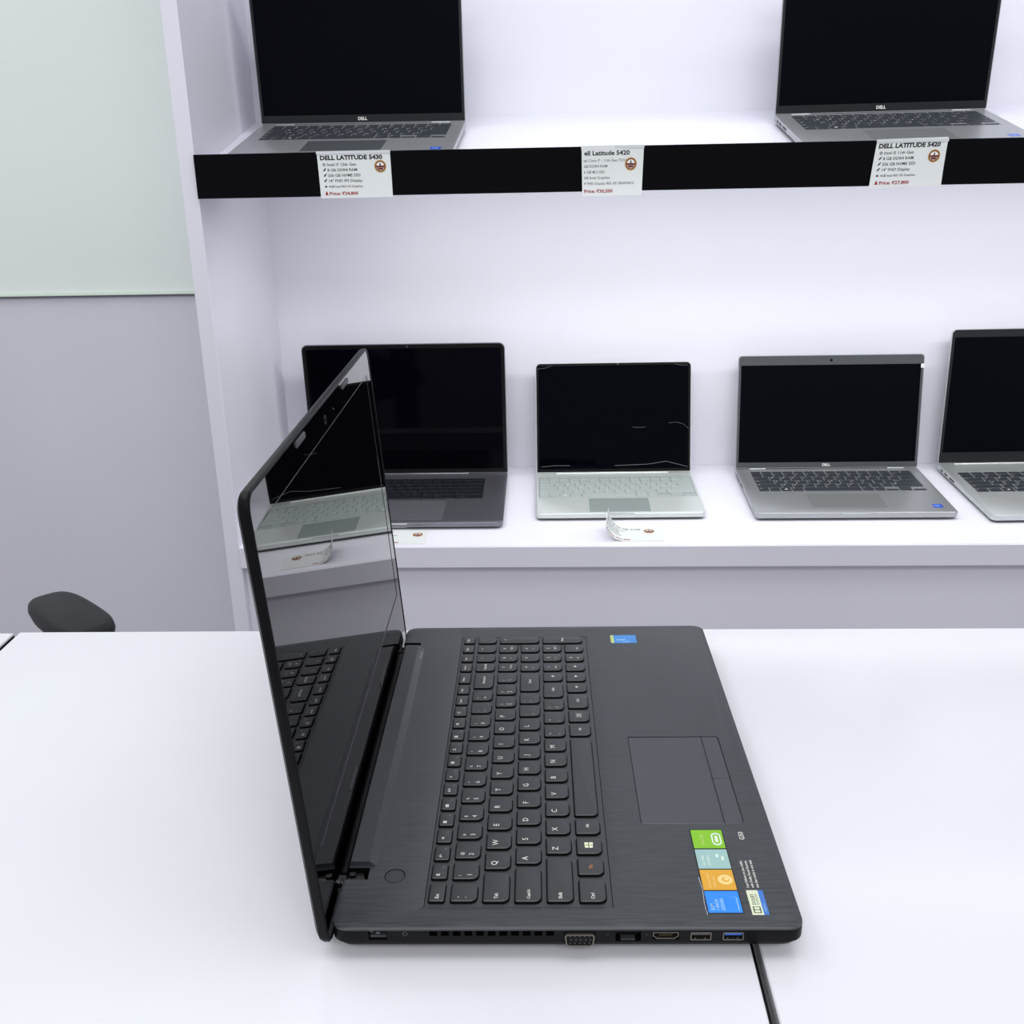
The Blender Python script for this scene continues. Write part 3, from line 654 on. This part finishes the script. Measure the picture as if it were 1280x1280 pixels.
def hang(x0, x1, x0b, x1b, ztop, zbot, w_, h_, yb=1502.3, bend=6, tilt=0, lcurl=0):
    def f(x, y, n):
        a, q = x / w_, y / h_
        X = (x0b + (x1b - x0b) * a) * (1 - q) + (x0 + (x1 - x0) * a) * q
        Zz = zbot + (ztop - zbot) * q + tilt * (a - .5)
        Y = yb - bend * (1 - q) ** 2 - .4 - lcurl * (1 - a) ** 2 * 10 - n
        return (X, Y, Z(Zz))
    return f
specs = lambda cpu, disp: [(cpu, 5.4, 'o'), ('8 GB DDR4 RAM', 5.2, 'r'), ('256 GB NVME SSD', 5.2, 'r'), (disp, 5.2, 'r'), ('4GB Intel IRIS XE Graphics', 3.9, 'b')]
c1 = card('price_card', 'white price card hanging below the upper left laptop, price 34,800', hang(-324.5, -223.5, -322, -222, -9, -70.5, 101, 61, bend=4), 101, 61, 'DELL LATITUDE 5430', specs('Intel i7 12th Gen', '14" FHD IPS Display'), 'Price: ₹34,800', tsz=7.9, seal=(.855, .66))
c2 = card('price_card', 'white price card in the middle of the black fascia, price 30,500', hang(38, 122.5, 39, 120, -9.5, -74, 84, 62, bend=7, lcurl=.4), 84, 62, 'ell Latitude 5420',
          [('tel Core i7 - 11th Gen TOUCH', 4.6, ''), ('GB DDR4 RAM', 4.6, ''), ('6 GB M.2 SSD', 4.6, ''), ('GB Intel Graphics', 4.6, ''), ("4' FHD Display IRIS XE GRAPHICS", 4.4, '')], ' Price: ₹30,500', tsz=7.8, seal=(.80, .63), title_bold=.03)
c3 = card('price_card', 'white price card slanting below the upper right laptop, price 27,800', hang(434, 527.5, 426.5, 522.5, -8, -70, 97, 61, bend=5, tilt=1.5), 97, 61, 'DELL LATITUDE 5420', specs('Intel i5 11th Gen', '14" FHD Display'), 'Price: ₹27,800', tsz=7.7, seal=(.84, .62))
for c_, (xa, xb) in zip((c1, c2, c3), ((-325, -223), (37.5, 123), (433, 528))):
    b = MB('plastic_sleeve'); b.box(xa, xb, 1501.4, 1511.5, Z(-9.9), Z(-9.2)); b.box(xa, xb, 1501.0, 1501.8, Z(-13), Z(-9.2)); o = b.build('sleeve_lip', c_); o.matrix_parent_inverse = c_.matrix_world.inverted()
def flat(x0, y0, w_, h_, rot, curl=None, skew=0):
    def f(x, y, n):
        c_, s_ = math.cos(R(rot)), math.sin(R(rot))
        X, Yv, Wv = x, y, .8
        nx_, nz_ = 0, 1
        if curl:                                    # left end rolls upward with radius curl over length L
            L, rad_ = curl
            # the roll line runs aslant: the far left corner lifts most
            e = L + skew * (y / h_) - x
            if e > 0:
                a = min(e / rad_, 1.9); X = L + skew * (y / h_) - rad_ * math.sin(a); Wv += rad_ * (1 - math.cos(a)); nx_, nz_ = math.sin(a), math.cos(a)
        X += nx_ * n; Wv += nz_ * n
        xx = x0 + c_ * X - s_ * Yv; yy = y0 + s_ * X + c_ * Yv
        t = R(LO[0])
        return (xx, 1510 + yy * math.cos(t) - Wv * math.sin(t), Z(LO[1] + yy * math.sin(t) + Wv * math.cos(t)))
    return f
card('price_card', 'price card lying flat before the dark laptop, half hidden by the big lid', flat(-300, 5.5, 96, 55, .3), 96, 55, '16 GB RAM', [('Core i9', 4, 'o'), ('16 GB DDR4 RAM', 4, 'r'), ('1 TB SSD', 4, 'r')], 'Price: ₹64,500', tsz=6.4, seal=(.83, .66), ink='ink_grey', title_bold=.0)
card('price_card', 'price card curling up at its left end before the small silver laptop', flat(63, 13, 112, 52, -.4, curl=(46, 32), skew=7), 106, 52, 'Core i5 16 GB RAM', [('Intel i5 10th Gen', 4.4, 'o'), ('16 GB RAM', 4.4, 'r'), ('256 GB SSD', 4.4, 'r'), ('Touch Display', 4.4, 'r')], 'Price: ₹27,500', tsz=7, seal=(.80, .74), nx=40, ink='ink_grey', title_bold=.01)
# ------------------------------------------------------------------ office chair behind the counter
az = R(-45)       # direction the pad runs: towards the camera and to the right
CH = Matrix.Translation((-0.555, 1.055, 0)) @ Matrix.Rotation(az, 4, 'Z')
chair = empty('office_chair', CH, 'black office chair behind the counter, only an armrest pad showing', 'chair')
def arm(side):
    pts = []
    b = MB('chair_plastic')
    L0, L1, W0 = -66, 88, 32
    y_ = 0 if side > 0 else -520
    def outline(i):
        o = []
        for k in range(40):
            a = 2 * math.pi * k / 40; ca, sa = math.cos(a), math.sin(a)
            ex = 2 / 3.6
            x = (L0 + L1) / 2 + ((L1 - L0) / 2 - i) * math.copysign(abs(ca) ** ex, ca)
            wv = W0 * (1 - .12 * ((x - 60) / 140) ** 2)
            o.append((x, y_ + (wv - i) * math.copysign(abs(sa) ** ex, sa)))
        return o
    z = 702
    b.loft([[(x, y, zz - .00032 * (x - 60) ** 2) for x, y in outline(i)] for zz, i in ((z - 24, 10), (z - 21, 3), (z - 10, 0), (z - 4, 1.2), (z - 1, 4), (z, 9))])
    b.build('armrest', chair, 50)
    b = MB('chair_plastic'); b.loft([[(x, y, zz) for x, y in rrect(75 - w2, 105 + w2, y_ - 12 - w2, y_ + 12 - w2, 6, 4)] for zz, w2 in ((420, 6), (560, 2), (690, 0))]); b.build('armrest_post', chair, 40)
arm(1); arm(-1)
b = MB('chair_fabric'); b.box(-60, 330, -500, -20, 440, 500, bev=28); b.build('seat', chair, 50)
b = MB('chair_plastic'); b.box(60, 130, -510, 10, 405, 439, bev=8); b.cyl((135, -260, 120), (135, -260, 420), 26, m='chair_plastic'); b.build('column', chair, 40)
b = MB('chair_plastic')
for k in range(5):
    a = 2 * math.pi * k / 5; b.cyl((135, -260, 110), (135 + 280 * math.cos(a), -260 + 280 * math.sin(a), 70), 24, 16); b.cyl((135 + 275 * math.cos(a), -260 + 275 * math.sin(a) - 20, 30), (135 + 275 * math.cos(a), -260 + 275 * math.sin(a) + 20, 30), 30)
b.build('wheel_base', chair, 40)
